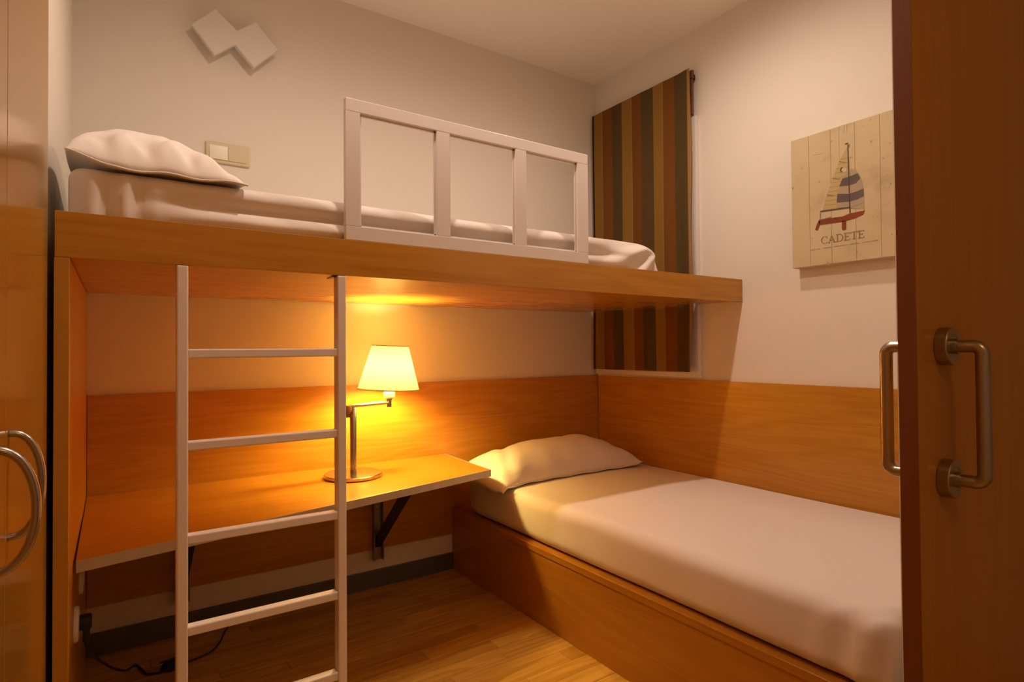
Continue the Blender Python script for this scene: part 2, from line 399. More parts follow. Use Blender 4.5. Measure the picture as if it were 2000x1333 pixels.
# ladder under the front board
lad = thing('ladder', (0.305, BF+0.014, 0), 'white metal ladder standing under the upper bunk', 'ladder')
for a, b in ((0.1135, 0.1365), (0.4765, 0.4985)):
    st = box('stile', a, b, BF-0.001, BF+0.034, 0.0, 1.2050, 'white_metal', lad, 0.003)
    if a > 0.3: box('fixing_plate', a-0.010, b+0.001, BF+0.012, BF+0.060, 1.2020, 1.2050, 'brown', st, 0.0005)
for z in (1.005, 0.795, 0.584, 0.378, 0.172):
    box('rung', 0.1360, 0.4770, BF+0.002, BF+0.028, z-0.0105, z+0.0105, 'white_metal', lad, 0.003)

# ------------------------------------------------------------------ soft things
def axis_pts(a, b, r, n):
    e = [a+r*t for t in (0, .12, .28, .48, .72, 1.0)]
    f = [b-r*t for t in (1.0, .72, .48, .28, .12, 0)]
    m = [a+r+(b-a-2*r)*i/n for i in range(1, n)]
    return e+m+f
def soft_box(x0, x1, y0, y1, z0, z1, r, nx, ny, nz, disp):
    X, Y, Z = axis_pts(x0, x1, r, nx), axis_pts(y0, y1, r, ny), axis_pts(z0, z1, r, nz)
    bm = bmesh.new(); cache = {}
    def vert(p):
        k = tuple(round(c, 6) for c in p)
        if k in cache: return cache[k]
        q = Vector((min(max(p[0], x0+r), x1-r), min(max(p[1], y0+r), y1-r), min(max(p[2], z0+r), z1-r)))
        d = Vector(p)-q; d = d.normalized() if d.length > 1e-9 else Vector((0, 0, 1))
        c = q+d*r
        c = disp(c, d)
        v = bm.verts.new(c); cache[k] = v; return v
    def grid(A, B, f):
        for i in range(len(A)-1):
            for j in range(len(B)-1):
                bm.faces.new([vert(f(A[i+di], B[j+dj])) for di, dj in ((0, 0), (1, 0), (1, 1), (0, 1))])
    for z in (z0, z1): grid(X, Y, lambda a, b: (a, b, z))
    for yy in (y0, y1): grid(X, Z, lambda a, b: (a, yy, b))
    for xx in (x0, x1): grid(Y, Z, lambda a, b: (xx, a, b))
    return bm

# upper mattress: tucked sheet with a roll along the top of the front, folds at both ends
UX0, UX1, UY0, UY1, UZ0, UZ1 = -0.085, 1.735, 1.548, 2.392, 1.2625, 1.412
def disp_up(c, d):
    c = c.copy()
    front = max(0.0, -d.y)
    roll = sm(0.0, 0.30, c.x)*(1-sm(1.40, 1.62, c.x))
    t = c.z
    groove = math.exp(-((t-1.352-0.004*math.sin(c.x*4))/0.011)**2)
    bulge = math.exp(-((t-1.385)/0.020)**2)
    low = math.exp(-((t-1.322)/0.016)**2)
    c.y += front*roll*(0.013*groove-0.006*bulge-0.010*low)
    c.y += front*0.004*fbm(c.x*3.1, c.z*9, 2.2)
    # vertical folds at the head end
    hf = (1-sm(0.02, 0.10, c.x))*front
    c.y += hf*0.007*math.sin((c.x+0.08)*105+math.sin(c.z*20))
    # gathered diagonal folds fanning from the foot corner
    ff = sm(1.36, 1.60, c.x)*front
    dx, dz = 1.72-c.x, 1.415-c.z
    ang = math.atan2(max(dz, 1e-4), dx+0.03)
    c.y += ff*0.013*math.sin(ang*12.5+0.6)*sm(0.02, 0.08, math.hypot(dx, dz))
    c.x += max(0, d.x)*0.008*math.sin(c.y*30+c.z*30)
    c.z += max(0, d.z)*0.004*fbm(c.x*2.3, c.y*2.3, 0.3)
    return c
bm = soft_box(UX0, UX1, UY0, UY1, UZ0, UZ1, 0.028, 130, 20, 22, disp_up)
# drooping rounded foot end
for v in bm.verts:
    k = sm(1.60, 1.745, v.co.x); hgt = (v.co.z-UZ0)/(UZ1-UZ0)
    v.co.x += 0.012*k*(1-hgt)
    v.co.z -= 0.026*k**3*max(0, hgt)
o = obj('mattress', bm, 'sheet', smooth=True)
setp(o, 'thin mattress with tucked white sheet on the upper bunk', 'mattress')

def pillow_mesh(nu, nv, base, thick):
    bm = bmesh.new(); top = {}; bot = {}
    for i in range(nu+1):
        for j in range(nv+1):
            u, v = -1+2*i/nu, -1+2*j/nv
            u = math.sin(u*math.pi/2)*0.6+u*0.4; v = math.sin(v*math.pi/2)*0.6+v*0.4
            p = Vector(base(u, v)); up, dn = thick(u, v)
            edge = i in (0, nu) or j in (0, nv)
            if edge:
                top[i, j] = bot[i, j] = bm.verts.new(p)
            else:
                top[i, j] = bm.verts.new(p+Vector((0, 0, up))); bot[i, j] = bm.verts.new(p-Vector((0, 0, dn)))
    for i in range(nu):
        for j in range(nv):
            q = ((i, j), (i+1, j), (i+1, j+1), (i, j+1))
            bm.faces.new([top[k] for k in q]); bm.faces.new([bot[k] for k in reversed(q)])
    return bm

# upper pillow: long axis across the bunk, its open end towards the viewer, far long edge against the wall
def up_base(u, v):
    bow = 0.03*(1-u*u)
    x = 0.090+0.178*v*(1-0.06*(1-u*u)) + 0.010*math.sin(u*3)
    yy = 1.875-0.345*(-u)*(1-0.03*(1-v*v))
    yy = 1.875+0.345*u
    if u < 0: yy += 0.018*(1-v*v)*u*u*0.4
    z = 1.4185 + 0.026*sm(0.55, 1.0, -v)**1.2*(0.65+0.35*abs(u))
    z -= 0.004*sm(-0.9, -1.0, u)
    z += 0.003*math.sin(v*9+1)*sm(0.8, 1, abs(u))
    return (x, yy, z)
def up_thick(u, v):
    vv = v+0.16*(1-v*v)
    a = (1-abs(u)**2.4)**0.62*(1-abs(vv)**2.6)**0.60 if abs(vv) < 1 else 0.0
    t = 0.156*a
    e = (1-u*u)*(1-v*v)
    fold = 0.005*fbm(u*2.0+3, v*1.8, 1.7)*min(1, 6*e)
    fold += 0.0045*math.sin(v*13+1.5*math.sin(u*4))*sm(0.45, 0.85, -u)*min(1, 8*(1-u*u))*(1-v*v)
    fold += -0.006*math.exp(-((v-0.05-0.6*(u+0.8))/0.07)**2)*sm(0.35, 0.8, -u)*min(1, 8*(1-u*u))
    fold += 0.009*math.sin(v*12+0.7)*math.exp(-((u+0.86)/0.07)**2)*(1-v*v)
    fold += 0.004*math.sin(v*27+2)*math.exp(-((u+0.92)/0.05)**2)*(1-v*v)
    return max(0.001, t+fold), 0.001
bm = pillow_mesh(90, 64, up_base, up_thick)
o = obj('pillow', bm, 'pillow', smooth=True); setp(o, 'plump white pillow on the upper bunk by the light switch', 'pillow', 'pillows')
# hem of the open pillowcase end
bm = bmesh.new(); pts = []
for i in range(41):
    v = -1+2*i/40; p = Vector(up_base(-1, v)); p.y -= 0.001; pts.append(p)
add_tube(bm, pts, 0.0022, 8)
obj('hem', bm, 'pillow', o, smooth=True)

# ------------------------------------------------------------------ lower bed
bed = thing('lower_bed', (1.75, 1.45, 0), 'wooden box bed along the panelled wall', 'bed')
BX = 1.290
box('front_panel', BX+0.001, BX+0.020, 0.535, 2.398, 0.001, 0.2555, 'bed_wood', bed, 0.001)
box('cap_rail', BX-0.002, BX+0.045, 0.535, 2.398, 0.2560, 0.280, 'bed_wood', bed, 0.002)
box('foot_panel', BX+0.0205, 2.198, 0.535, 0.553, 0.001, 0.2555, 'wood_x', bed, 0.001)
box('base_panel', BX+0.0455, 2.198, 0.5535, 2.398, 0.240, 0.268, 'wood_y', bed, 0.001)
LX0, LX1, LY0, LY1, LZ0, LZ1 = 1.306, 2.192, 0.556, 2.335, 0.2805, 0.448
def disp_low(c, d):
    c = c.copy()
    c.z += max(0, d.z)*(0.0025*fbm(c.x*2.2, c.y*1.7, 4.4)-0.010*sm(1.9, 2.19, c.x))
    fr = max(0.0, -d.x)
    c.x += fr*(0.004*fbm(c.y*2.0, c.z*6, 9.1)-0.004*math.sin((c.z-LZ0)/(LZ1-LZ0)*math.pi))
    # gathered folds at the foot corner
    k = (1-sm(0.57, 0.80, c.y))
    c.x += fr*k*0.007*math.sin(c.y*70+c.z*16)
    tf = max(0.0, d.z)*k*(1-sm(1.31, 1.60, c.x))
    c.z += tf*0.004*math.sin((c.x*0.8+c.y)*75)
    return c
bm = soft_box(LX0, LX1, LY0, LY1, LZ0, LZ1, 0.040, 40, 90, 10, disp_low)
for v in bm.verts:                                     # soft corners at the head
    k = sm(2.20, 2.335, v.co.y)*(1-sm(1.306, 1.40, v.co.x)); v.co.x += 0.03*k
o = obj('mattress', bm, 'sheet', smooth=True); setp(o, 'thick white mattress on the lower wooden bed', 'mattress')

def lo_base(u, v):
    x = 1.682+0.428*u*(1-0.025*(1-v*v)-0.035*sm(0.6, 1.0, abs(v)))
    yy = 2.165+0.190*v*(1-0.09*(1-u*u)*(1 if v < 0 else 0.3)) - 0.035*u*0 - 0.03*sm(0.5, 1, -u)*(v < 0)*1.0
    z = 0.4560-0.002*(1-u*u)
    z -= 0.034*sm(1.300, 1.245, x)
    z += 0.012*sm(0.85, 1.0, u)
    z += 0.002*math.sin(u*17)
    return (x, yy, z)
def lo_thick(u, v):
    a = max(0, 1-abs(u)**2.6)**0.60*max(0, 1-abs(v)**2.3)**0.62
    t = 0.142*a*(1+0.06*u)
    e = (1-u*u)*(1-v*v)
    fold = 0.007*fbm(u*2.4+1, v*1.6, 6.1)*min(1, 6*e)
    fold -= 0.008*math.exp(-((u+0.62-0.22*v)/0.06)**2)*min(1, 5*e)
    fold += 0.005*math.sin(v*9+2)*sm(0.55, 0.9, abs(u))*min(1, 8*e)
    return max(0.001, t+fold), 0.001
bm = pillow_mesh(76, 50, lo_base, lo_thick)
o = obj('pillow', bm, 'pillow', smooth=True); setp(o, 'white pillow at the head of the lower bed', 'pillow', 'pillows')
bm = bmesh.new(); pts = [Vector(lo_base(-1+2*i/60, -1))+Vector((0, -0.001, 0.001)) for i in range(61)]
add_tube(bm, pts, 0.0022, 8); obj('hem', bm, 'pillow', o, smooth=True)

# ------------------------------------------------------------------ desk shelf on folding brackets
desk = thing('wall_desk', (0.58, 2.1, 0.11), 'wooden wall-mounted desk shelf with pale metal edging', 'desk')
DZ0, DZ1 = 0.507, 0.533
A, B, C, D = (-0.0770, 2.3990), (1.2500, 2.3990), (1.2330, 1.9760), (-0.0735, 1.6700)
bm = bmesh.new(); add_prism(bm, [A, B, C, D], 'Z', DZ0+0.001, DZ1-0.0006); obj('desktop', bm, 'desk_wood', desk)
def edge_strip(p, q, t=0.0035):
    p, q = Vector((*p, 0)), Vector((*q, 0)); d = (q-p).normalized(); n = Vector((-d.y, d.x, 0))*t
    bm = bmesh.new(); a, b = p-n, q-n
    add_prism(bm, [(p.x, p.y), (q.x, q.y), (b.x, b.y), (a.x, a.y)], 'Z', DZ0, DZ1); return bm
obj('edge_strip', edge_strip(D, C), 'alu', desk); obj('edge_strip', edge_strip(C, B), 'alu', desk)
def bracket(x, ytop):
    bm = bmesh.new()
    add_box(bm, x-0.018, x+0.018, 2.3965, 2.3990, 0.120, 0.5065); add_box(bm, x-0.022, x-0.018, 2.376, 2.3990, 0.120, 0.5065); add_box(bm, x+0.018, x+0.022, 2.376, 2.3990, 0.120, 0.5065)
    br = obj('bracket', bm, 'steel', desk)
    bm = bmesh.new(); add_prism(bm, [(2.392, 0.172), (2.392, 0.215), (ytop+0.01, 0.5065), (ytop-0.035, 0.5065)], 'X', x-0.013, x+0.013, 0.001)
    obj('strut', bm, 'black', br)
    box('arm', x-0.015, x+0.015, ytop-0.07, 2.376, 0.4985, 0.5065, 'steel', br, 0.001)
    for z in (0.20, 0.345, 0.47):
        bm = bmesh.new(); add_lathe(bm, [(0.005, 2.3963), (0.005, 2.3945), (0.003, 2.3935)], x-0.003, z, 12, 'Y'); obj('screw', bm, 'nickel', br)
bracket(0.926, 2.055); bracket(0.200, 2.02)

# ------------------------------------------------------------------ desk lamp
LXc, LYc, LZb = 0.747, 2.177, DZ1
lamp = thing('desk_lamp', (LXc, LYc, LZb), 'lit brushed steel swing-arm lamp with cream shade on desk', 'lamp')
bm = bmesh.new(); add_lathe(bm, [(0.098, LZb+0.0003), (0.107, LZb+0.001), (0.108, LZb+0.004), (0.108, LZb+0.012), (0.105, LZb+0.0145), (0.02, LZb+0.0155)], LXc, LYc, 64)
auto_smooth(obj('base', bm, 'nickel', lamp))
bm = bmesh.new(); add_lathe(bm, [(0.0125, LZb+0.015), (0.0125, 0.790), (0.0105, 0.793)], LXc, LYc, 24); auto_smooth(obj('stem', bm, 'nickel', lamp))
bm = bmesh.new(); add_box(bm, LXc-0.030, LXc-0.0127, LYc-0.012, LYc+0.012, 0.758, 0.803, 0.002); obj('hinge_block', bm, 'brown', lamp)
SX, SY = 0.897, 2.190
bm = bmesh.new(); add_tube(bm, [(LXc-0.012, LYc, 0.7995), (LXc+0.01, LYc, 0.8000), (SX, SY, 0.8045)], 0.0075, 16); auto_smooth(obj('arm', bm, 'nickel', lamp))
bm = bmesh.new(); add_lathe(bm, [(0.0095, 0.786), (0.0095, 0.812), (0.012, 0.813), (0.012, 0.820)], SX, SY, 20); auto_smooth(obj('swivel', bm, 'nickel', lamp))
bm = bmesh.new(); add_lathe(bm, [(0.014, 0.8195), (0.022, 0.826), (0.023, 0.842), (0.019, 0.848), (0.018, 0.878)], SX, SY, 28); auto_smooth(obj('socket', bm, 'white_plastic', lamp))
# shade, tilted a little
SH0, SH1, R0, R1 = 0.858, 1.028, 0.119, 0.071
tl = math.radians(2.6)
def tilt(bm):
    ax = Vector((-0.56, -0.83, 0)).normalized(); piv = Vector((SX, SY, 0.90))
    bmesh.ops.rotate(bm, verts=bm.verts, cent=piv, matrix=Matrix.Rotation(-tl, 3, ax)); return bm
bm = bmesh.new(); add_lathe(bm, [(R0+(R1-R0)*i/10, SH0+(SH1-SH0)*i/10) for i in range(11)], SX, SY, 72, cap=False)
sh = obj('shade', tilt(bm), 'shade', lamp, smooth=True)
for R, z in ((R0, SH0), (R1, SH1)):
    bm = bmesh.new(); add_lathe(bm, [(R-0.0012, z-0.002), (R+0.0010, z-0.002), (R+0.0010, z+0.002), (R-0.0012, z+0.002), (R-0.0012, z-0.002)], SX, SY, 72, cap=False); obj('rim', tilt(bm), 'shade', sh, smooth=True)
for k in range(3):
    a = k*2.0944+0.4
    bm = bmesh.new(); add_tube(bm, [(SX+0.016*math.cos(a), SY+0.016*math.sin(a), 0.868), (SX+(R0-0.006)*math.cos(a), SY+(R0-0.006)*math.sin(a), 0.872)], 0.0014, 6); obj('shade_wire', bm, 'nickel', sh)
bm = bmesh.new(); add_lathe(bm, [(0.004, 0.8785), (0.014, 0.881), (0.018, 0.897), (0.026, 0.922), (0.028, 0.942), (0.024, 0.961), (0.012, 0.973), (0.002, 0.976)], SX, SY, 24)
obj('bulb', bm, 'bulb', lamp, smooth=True)

# ------------------------------------------------------------------ curtain on a rod
CX = 2.165
bm = bmesh.new(); ny, nzc = 90, 60; V = {}
for i in range(ny+1):
    for j in range(nzc+1):
        yy = 1.722+(2.388-1.722)*i/ny; z = 0.901+(2.287-0.901)*j/nzc
        tz = 1-j/nzc
        x = CX+0.0035*math.sin(yy*46+0.8*math.sin(z*2.1))*(0.25+tz)+0.003*math.sin(z*5+yy*8)*tz
        k = 1-sm(1.722, 1.80, yy)
        x -= 0.006*k
        yy2 = yy+k*(0.012*sm(0.55, 0.0, z-0.9)+0.004*math.sin(z*9))
        V[i, j] = bm.verts.new((x, yy2, z))
for i in range(ny):
    for j in range(nzc): bm.faces.new((V[i, j], V[i+1, j], V[i+1, j+1], V[i, j+1]))
fc = list(bm.faces)
r = bmesh.ops.solidify(bm, geom=fc, thickness=0.005)
cu = thing('curtain', (CX, 2.06, 0.90), 'brown tan and olive striped curtain hanging at the window', 'curtain')
co = obj('fabric', bm, 'wall', cu, smooth=True); co.data.materials[0] = curtain_mat(co.matrix_world.translation.y+co.location.y+cu.location.y)
auto_smooth(co, 50)
bm = bmesh.new(); add_box(bm, CX+0.010, CX+0.024, 1.724, 2.386, 2.245, 2.283, 0.001); obj('header_batten', bm, 'brown', cu)
for yy in (1.735, 2.35):
    bm = bmesh.new(); add_box(bm, CX+0.022, XR-0.0005, yy, yy+0.018, 2.250, 2.272, 0.001); obj('wall_bracket', bm, 'black', cu)
bm = bmesh.new(); add_box(bm, CX+0.012, CX+0.020, 1.727, 1.760, 2.08, 2.243, 0.001); obj('lining_strip', bm, 'brown', cu)

# ------------------------------------------------------------------ boat picture
PX = 2.162
pic = thing('canvas_picture', (2.187, 1.0, 1.313), 'square canvas print of a sailing dinghy on the right wall', 'picture')
box('canvas', PX, XR-0.0008, 0.748, 1.2525, 1.3135, 1.8085, 'canvas', pic, 0.002)
def flat(name, polys, mat, parent, lift):
    bm = bmesh.new()
    for P in polys: add_prism(bm, P, 'X', PX-0.0003-lift, PX-lift+0.0002)
    bmesh.ops.triangulate(bm, faces=[f for f in bm.faces if len(f.verts) > 4])
    return obj(name, bm, mat, parent)
S = {
 'main_sail': [(1.0417, 1.7246), (1.0383, 1.7203), (1.0365, 1.634), (1.0585, 1.6163), (1.0718, 1.5896), (1.0787, 1.5644), (1.0818, 1.5349), (1.0834, 1.5135), (1.1334, 1.5159), (1.1185, 1.5632), (1.0959, 1.6223), (1.0703, 1.6828)],
 'spinnaker': [(1.0294, 1.6436), (1.0454, 1.6329), (1.0585, 1.6163), (1.0718, 1.5896), (1.0787, 1.5644), (1.0818, 1.5349), (1.0828, 1.5134), (1.0601, 1.511), (1.0348, 1.5025), (1.0131, 1.4967), (0.988, 1.4916), (0.9883, 1.5117), (0.9893, 1.5474), (0.9932, 1.5839), (1.002, 1.612), (1.014, 1.633)],
 'band1': [(1.0601, 1.6151), (1.0377, 1.6161), (1.008, 1.6217), (0.9997, 1.6017), (1.0147, 1.5875), (1.0373, 1.5847), (1.0718, 1.5896)],
 'band2': [(1.0787, 1.5644), (1.0371, 1.555), (1.009, 1.5584), (0.9899, 1.5637), (0.9891, 1.5361), (1.0094, 1.5292), (1.0376, 1.5271), (1.0818, 1.5333)],
 'mast': [(1.041, 1.731), (1.0385, 1.7302), (1.0341, 1.4853), (1.0379, 1.486)],
 'flag': [(1.0492, 1.7384), (1.039, 1.7386), (1.0381, 1.7351), (1.0486, 1.7349)],
 'boom': [(1.1413, 1.5148), (1.0394, 1.5084), (1.0389, 1.505), (1.1407, 1.5109)],
 'hull': [(1.1476, 1.4831), (1.0606, 1.4789), (1.0398, 1.4847), (0.9863, 1.4854), (0.992, 1.472), (1.0229, 1.4634), (1.0642, 1.4596), (1.1404, 1.4625), (1.1455, 1.4662)],
 'rudder': [(1.1487, 1.4805), (1.1419, 1.4758), (1.1438, 1.4625), (1.1527, 1.4434), (1.162, 1.4485), (1.1576, 1.4615)],
 'dagger': [(1.0647, 1.4631), (1.0497, 1.4619), (1.0502, 1.4322), (1.055, 1.4281), (1.063, 1.4295), (1.0652, 1.4349)],
 'bat1': [(1.0703, 1.6815), (1.0474, 1.6705), (1.0474, 1.6679), (1.0704, 1.6788)],
 'bat2': [(1.0958, 1.6263), (1.0681, 1.6167), (1.0682, 1.6137), (1.0958, 1.6233)],
 'bat3': [(1.1167, 1.5716), (1.0902, 1.561), (1.0903, 1.5579), (1.1167, 1.5686)],
 'stay': [(1.1424, 1.5109), (1.1403, 1.5105), (1.1414, 1.486), (1.1431, 1.4863)],
 'tiller': [(1.1282, 1.4835), (1.103, 1.4861), (1.1024, 1.484), (1.1275, 1.481)],
}
def qd(y0, z0, y1, z1, t):
    a, b = Vector((y0, z0)), Vector((y1, z1)); d = (b-a).normalized(); n = Vector((-d.y, d.x))*t/2
    return [tuple(a+n), tuple(b+n), tuple(b-n), tuple(a-n)]
for yl, z0, z1 in ((1.1823, 1.316, 1.806), (1.1020, 1.316, 1.806), (1.0705, 1.69, 1.806), (1.0170, 1.316, 1.806), (0.9350, 1.316, 1.806), (0.845, 1.316, 1.806), (1.052, 1.775, 1.806), (1.043, 1.77, 1.806)):
    seg = 7; pts = [(yl+0.0012*noise.noise(Vector((i*1.7, yl*40, 0))), z0+(z1-z0)*i/seg) for i in range(seg+1)]
    hw = (0.0014 if z1-z0 > 0.2 else 0.0008)/2
    flat('plank_line', [[(p[0]+hw, p[1]) for p in pts]+[(p[0]-hw, p[1]) for p in reversed(pts)]], 'p_line', pic, 0.0)
for q in (qd(1.165, 1.729, 1.130, 1.726, 0.0010), qd(1.215, 1.69, 1.205, 1.692, 0.0012)): flat('scratch', [q], 'p_line', pic, 0.0)
flat('main_sail', [S['main_sail']], 'p_sail', pic, 0.0004)
seams = []
for k in range(11):
    z = 1.532+k*0.0155; yl = 1.1334-(z-1.5159)*0.378+0.002; yr = 1.0835-(0.0 if z < 1.56 else (z-1.56)*0.45)
    if yl > yr+0.004: seams.append(qd(yl, z, yr, z-0.003, 0.0007))
flat('sail_seam', seams, 'p_line', pic, 0.0008)['kind'] = 'stuff'
flat('spinnaker', [S['spinnaker']], 'p_spin', pic, 0.0008)
flat('spinnaker_band', [S['band1']], 'p_blue', pic, 0.0012); flat('spinnaker_band', [S['band2']], 'p_blue', pic, 0.0012)
for k in ('bat1', 'bat2', 'bat3'): flat('batten', [S[k]], 'p_line', pic, 0.0012)
flat('tiller', [S['tiller']], 'p_line', pic, 0.0012)
for q in (qd(0.9885, 1.492, 0.9875, 1.486, 0.001), qd(1.0345, 1.503, 0.990, 1.515, 0.0008)): flat('rope', [q], 'p_line', pic, 0.0012)
flat('sail_patch', [[(1.0535+0.0095*math.cos(a*0.5236), 1.6445+0.0095*math.sin(a*0.5236)) for a in range(12)]], 'p_pale', pic, 0.0012)
ec = (1.0605, 1.6474)
emb = [(ec[0]-0.0070*math.cos(math.radians(a)), ec[1]+0.0085*math.sin(math.radians(a))) for a in range(70, 291, 20)]
emb += [(ec[0]-0.0022-0.0056*math.cos(math.radians(a)), ec[1]+0.0072*math.sin(math.radians(a))) for a in range(280, 79, -20)]
flat('sail_emblem', [emb], 'p_ink', pic, 0.0016)
flat('hull', [S['hull']], 'p_red', pic, 0.0008); flat('rudder', [S['rudder']], 'p_red', pic, 0.0008); flat('daggerboard', [S['dagger']], 'p_red', pic, 0.0008)
for k, nm in (('mast', 'mast'), ('flag', 'burgee'), ('boom', 'boom'), ('stay', 'rope')): flat(nm, [S[k]], 'p_ink' if k != 'stay' else 'p_line', pic, 0.0018)
# lettering: serif capitals drawn as shapes (unit: cap height 1)
def glyph(ch):
    R = lambda x0, y0, x1, y1: [(x0, y0), (x1, y0), (x1, y1), (x0, y1)]
    if ch == 'C':
        out = []; n = 16
        for k in range(n):
            a0, a1 = math.radians(48+k*264/n), math.radians(48+(k+1)*264/n)
            t = lambda a: 0.05+0.085*abs(math.cos(a))*(1 if math.cos(a) < 0 else 0.25)
            f = lambda r, a, s: (0.46+0.44*s*math.cos(a), 0.5+0.51*(r)*math.sin(a))
            i0, i1 = t(a0), t(a1)
            out.append([f(1, a0, 1), f(1, a1, 1), f(1-1.2*i1*0.9, a1, 1-i1/0.44), f(1-1.2*i0*0.9, a0, 1-i0/0.44)])
        out.append(R(0.74, 0.68, 0.78, 0.98)); out.append(R(0.76, 0.10, 0.80, 0.24)); return out, 0.86
    if ch == 'A':
        return [[(0.43, 1.0), (0.48, 1.0), (0.17, 0.0), (0.11, 0.0)], [(0.40, 1.0), (0.52, 1.0), (0.88, 0.0), (0.74, 0.0)], R(0.22, 0.32, 0.70, 0.37), R(0.0, 0.0, 0.28, 0.045), R(0.64, 0.0, 0.98, 0.045)], 0.98
    if ch == 'D':
        out = [R(0.11, 0, 0.24, 1), R(0, 0, 0.42, 0.045), R(0, 0.955, 0.42, 1)]
        n = 14
        for k in range(n):
            a0, a1 = math.radians(-90+k*180/n), math.radians(-90+(k+1)*180/n)
            t = lambda a: 0.045+0.09*max(0, math.cos(a))
            out.append([(0.40+0.46*math.cos(a0), 0.5+0.5*math.sin(a0)), (0.40+0.46*math.cos(a1), 0.5+0.5*math.sin(a1)), (0.40+(0.46-t(a1))*math.cos(a1), 0.5+(0.5-0.05)*math.sin(a1)), (0.40+(0.46-t(a0))*math.cos(a0), 0.5+(0.5-0.05)*math.sin(a0))])
        return out, 0.92
    if ch == 'E':
        return [R(0.11, 0, 0.24, 1), R(0, 0, 0.70, 0.05), R(0, 0.95, 0.68, 1), R(0.24, 0.49, 0.52, 0.54), R(0.50, 0.40, 0.54, 0.63), R(0.64, 0.76, 0.68, 1), R(0.67, 0, 0.71, 0.26)], 0.78
    if ch == 'T':
        return [R(0.34, 0, 0.47, 1), R(0.02, 0.95, 0.79, 1), R(0.01, 0.72, 0.05, 1), R(0.76, 0.72, 0.80, 1), R(0.22, 0, 0.59, 0.045)], 0.84
text = 'CADETE'; adv = sum(glyph(c)[1] for c in text); H = 0.0265; Wt = 1.1413-0.9894; sx = Wt/(adv-0.06); cx = 0.0
for ch in text:
    g, a = glyph(ch)
    flat('letter', [[(1.1413-(cx+px)*sx, 1.3912+py*H) for px, py in P] for P in g], 'p_letter', pic, 0.0010)
    cx += a
fp = []; yy = 1.1817
words = (5, 4, 0, 7, 0, 5, 6, 0, 8, 0, 2, 4, 5)
for wn in words:
    if wn == 0: yy -= 0.006; continue
    for k in range(wn):
        hh = 0.0014+0.0014*random.random(); fp.append([(yy, 1.3740), (yy-0.0022, 1.3740), (yy-0.0022, 1.3740+hh), (yy, 1.3740+hh)]); yy -= 0.0041
    yy -= 0.003
flat('fine_print', fp, 'p_line', pic, 0.0010)['kind'] = 'stuff'

# ------------------------------------------------------------------ wall plaque and switch
t_pl = 0.050; s_ = (YB-t_pl)/2.4
Z = [(0.227, 2.208), (0.306, 2.290), (0.379, 2.230), (0.446, 2.284), (0.529, 2.198), (0.439, 2.103), (0.372, 2.173), (0.302, 2.113)]
Z = [(x*s_, EYE+(z-EYE)*s_) for x, z in Z]
bm = bmesh.new(); add_prism(bm, Z, 'Y', YB-t_pl, YB-0.029, 0.0035)
pl = obj('wall_plaque', bm, 'plaque'); setp(pl, 'white zigzag plaque of two joined squares high on wall', 'wall plaque')
cz = (sum(p[0] for p in Z)/8, sum(p[1] for p in Z)/8)
bm = bmesh.new(); add_prism(bm, [(cz[0]+(x-cz[0])*0.5, cz[1]+(z-cz[1])*0.5) for x, z in Z], 'Y', YB-0.0292, YB-0.0005); obj('backplate', bm, 'white_plastic', pl)
sw = thing('light_switch', (0.349, YB, 1.715), 'cream double light switch plate above the upper bunk', 'light switch')
box('plate', 0.2735, 0.4245, YB-0.009, YB-0.0005, 1.7135, 1.7905, 'plastic', sw, 0.004, 3)
bm = bmesh.new(); add_prism(bm, [(YB-0.0092, 1.7255), (YB-0.0135, 1.7265), (YB-0.0115, 1.752), (YB-0.0092+0.0, 1.7785), (YB-0.0088, 1.7785), (YB-0.0088, 1.7255)], 'X', 0.2865, 0.3475); obj('rocker', bm, 'plastic', sw)
box('blank_insert', 0.3495, 0.4115, YB-0.0118, YB-0.0088, 1.7255, 1.7785, 'plastic', sw, 0.001)

# ------------------------------------------------------------------ sockets on the side panel, cable
SPX = -0.0785
def socket(y, z, label):
    t = thing('wall_socket', (SPX, y, z-0.04), label, 'socket', 'round sockets on the side panel')
    bm = bmesh.new(); add_lathe(bm, [(0.041, SPX+0.0004), (0.041, SPX+0.004), (0.038, SPX+0.009), (0.026, SPX+0.0105), (0.024, SPX+0.006)], y, z, 32, 'X'); auto_smooth(obj('face_plate', bm, 'white_plastic', t))
    bm = bmesh.new(); add_lathe(bm, [(0.023, SPX+0.0062), (0.023, SPX+0.0075), (0.004, SPX+0.0078)], y, z, 24, 'X'); auto_smooth(obj('insert', bm, 'plastic', t))
socket(1.955, 0.405, 'round white wall socket just below the desk end'); socket(1.720, 0.372, 'lower round white wall socket with the black plug')
cb = thing('lamp_cable', (0.1, 2.1, 0), 'black lamp cable with plug trailing and coiled on floor', 'cable')
bm = bmesh.new(); add_lathe(bm, [(0.017, SPX+0.0085), (0.018, SPX+0.014), (0.018, SPX+0.030), (0.014, SPX+0.034)], 1.722, 0.372, 20, 'X')
add_box(bm, SPX+0.016, SPX+0.030, 1.712, 1.732, 0.325, 0.370, 0.004); auto_smooth(obj('plug', bm, 'rubber', cb))
def spline(K, n=8):
    K = [Vector(k) for k in K]; out = []
    for i in range(len(K)-1):
        p0, p1, p2, p3 = K[max(i-1, 0)], K[i], K[i+1], K[min(i+2, len(K)-1)]
        for j in range(n):
            t = j/n; out.append(0.5*((2*p1)+(-p0+p2)*t+(2*p0-5*p1+4*p2-p3)*t*t+(-p0+3*p1-3*p2+p3)*t**3))
    return out+[K[-1]]
zc = 0.0042
K = [(-0.0555, 1.722, 0.328), (-0.052, 1.735, 0.295), (-0.030, 1.83, 0.225), (0.000, 1.99, 0.125), (0.030, 2.15, 0.040), (0.055, 2.235, 0.010), (0.072, 2.205, zc), (0.085, 2.165, zc), (0.125, 2.152, zc)]
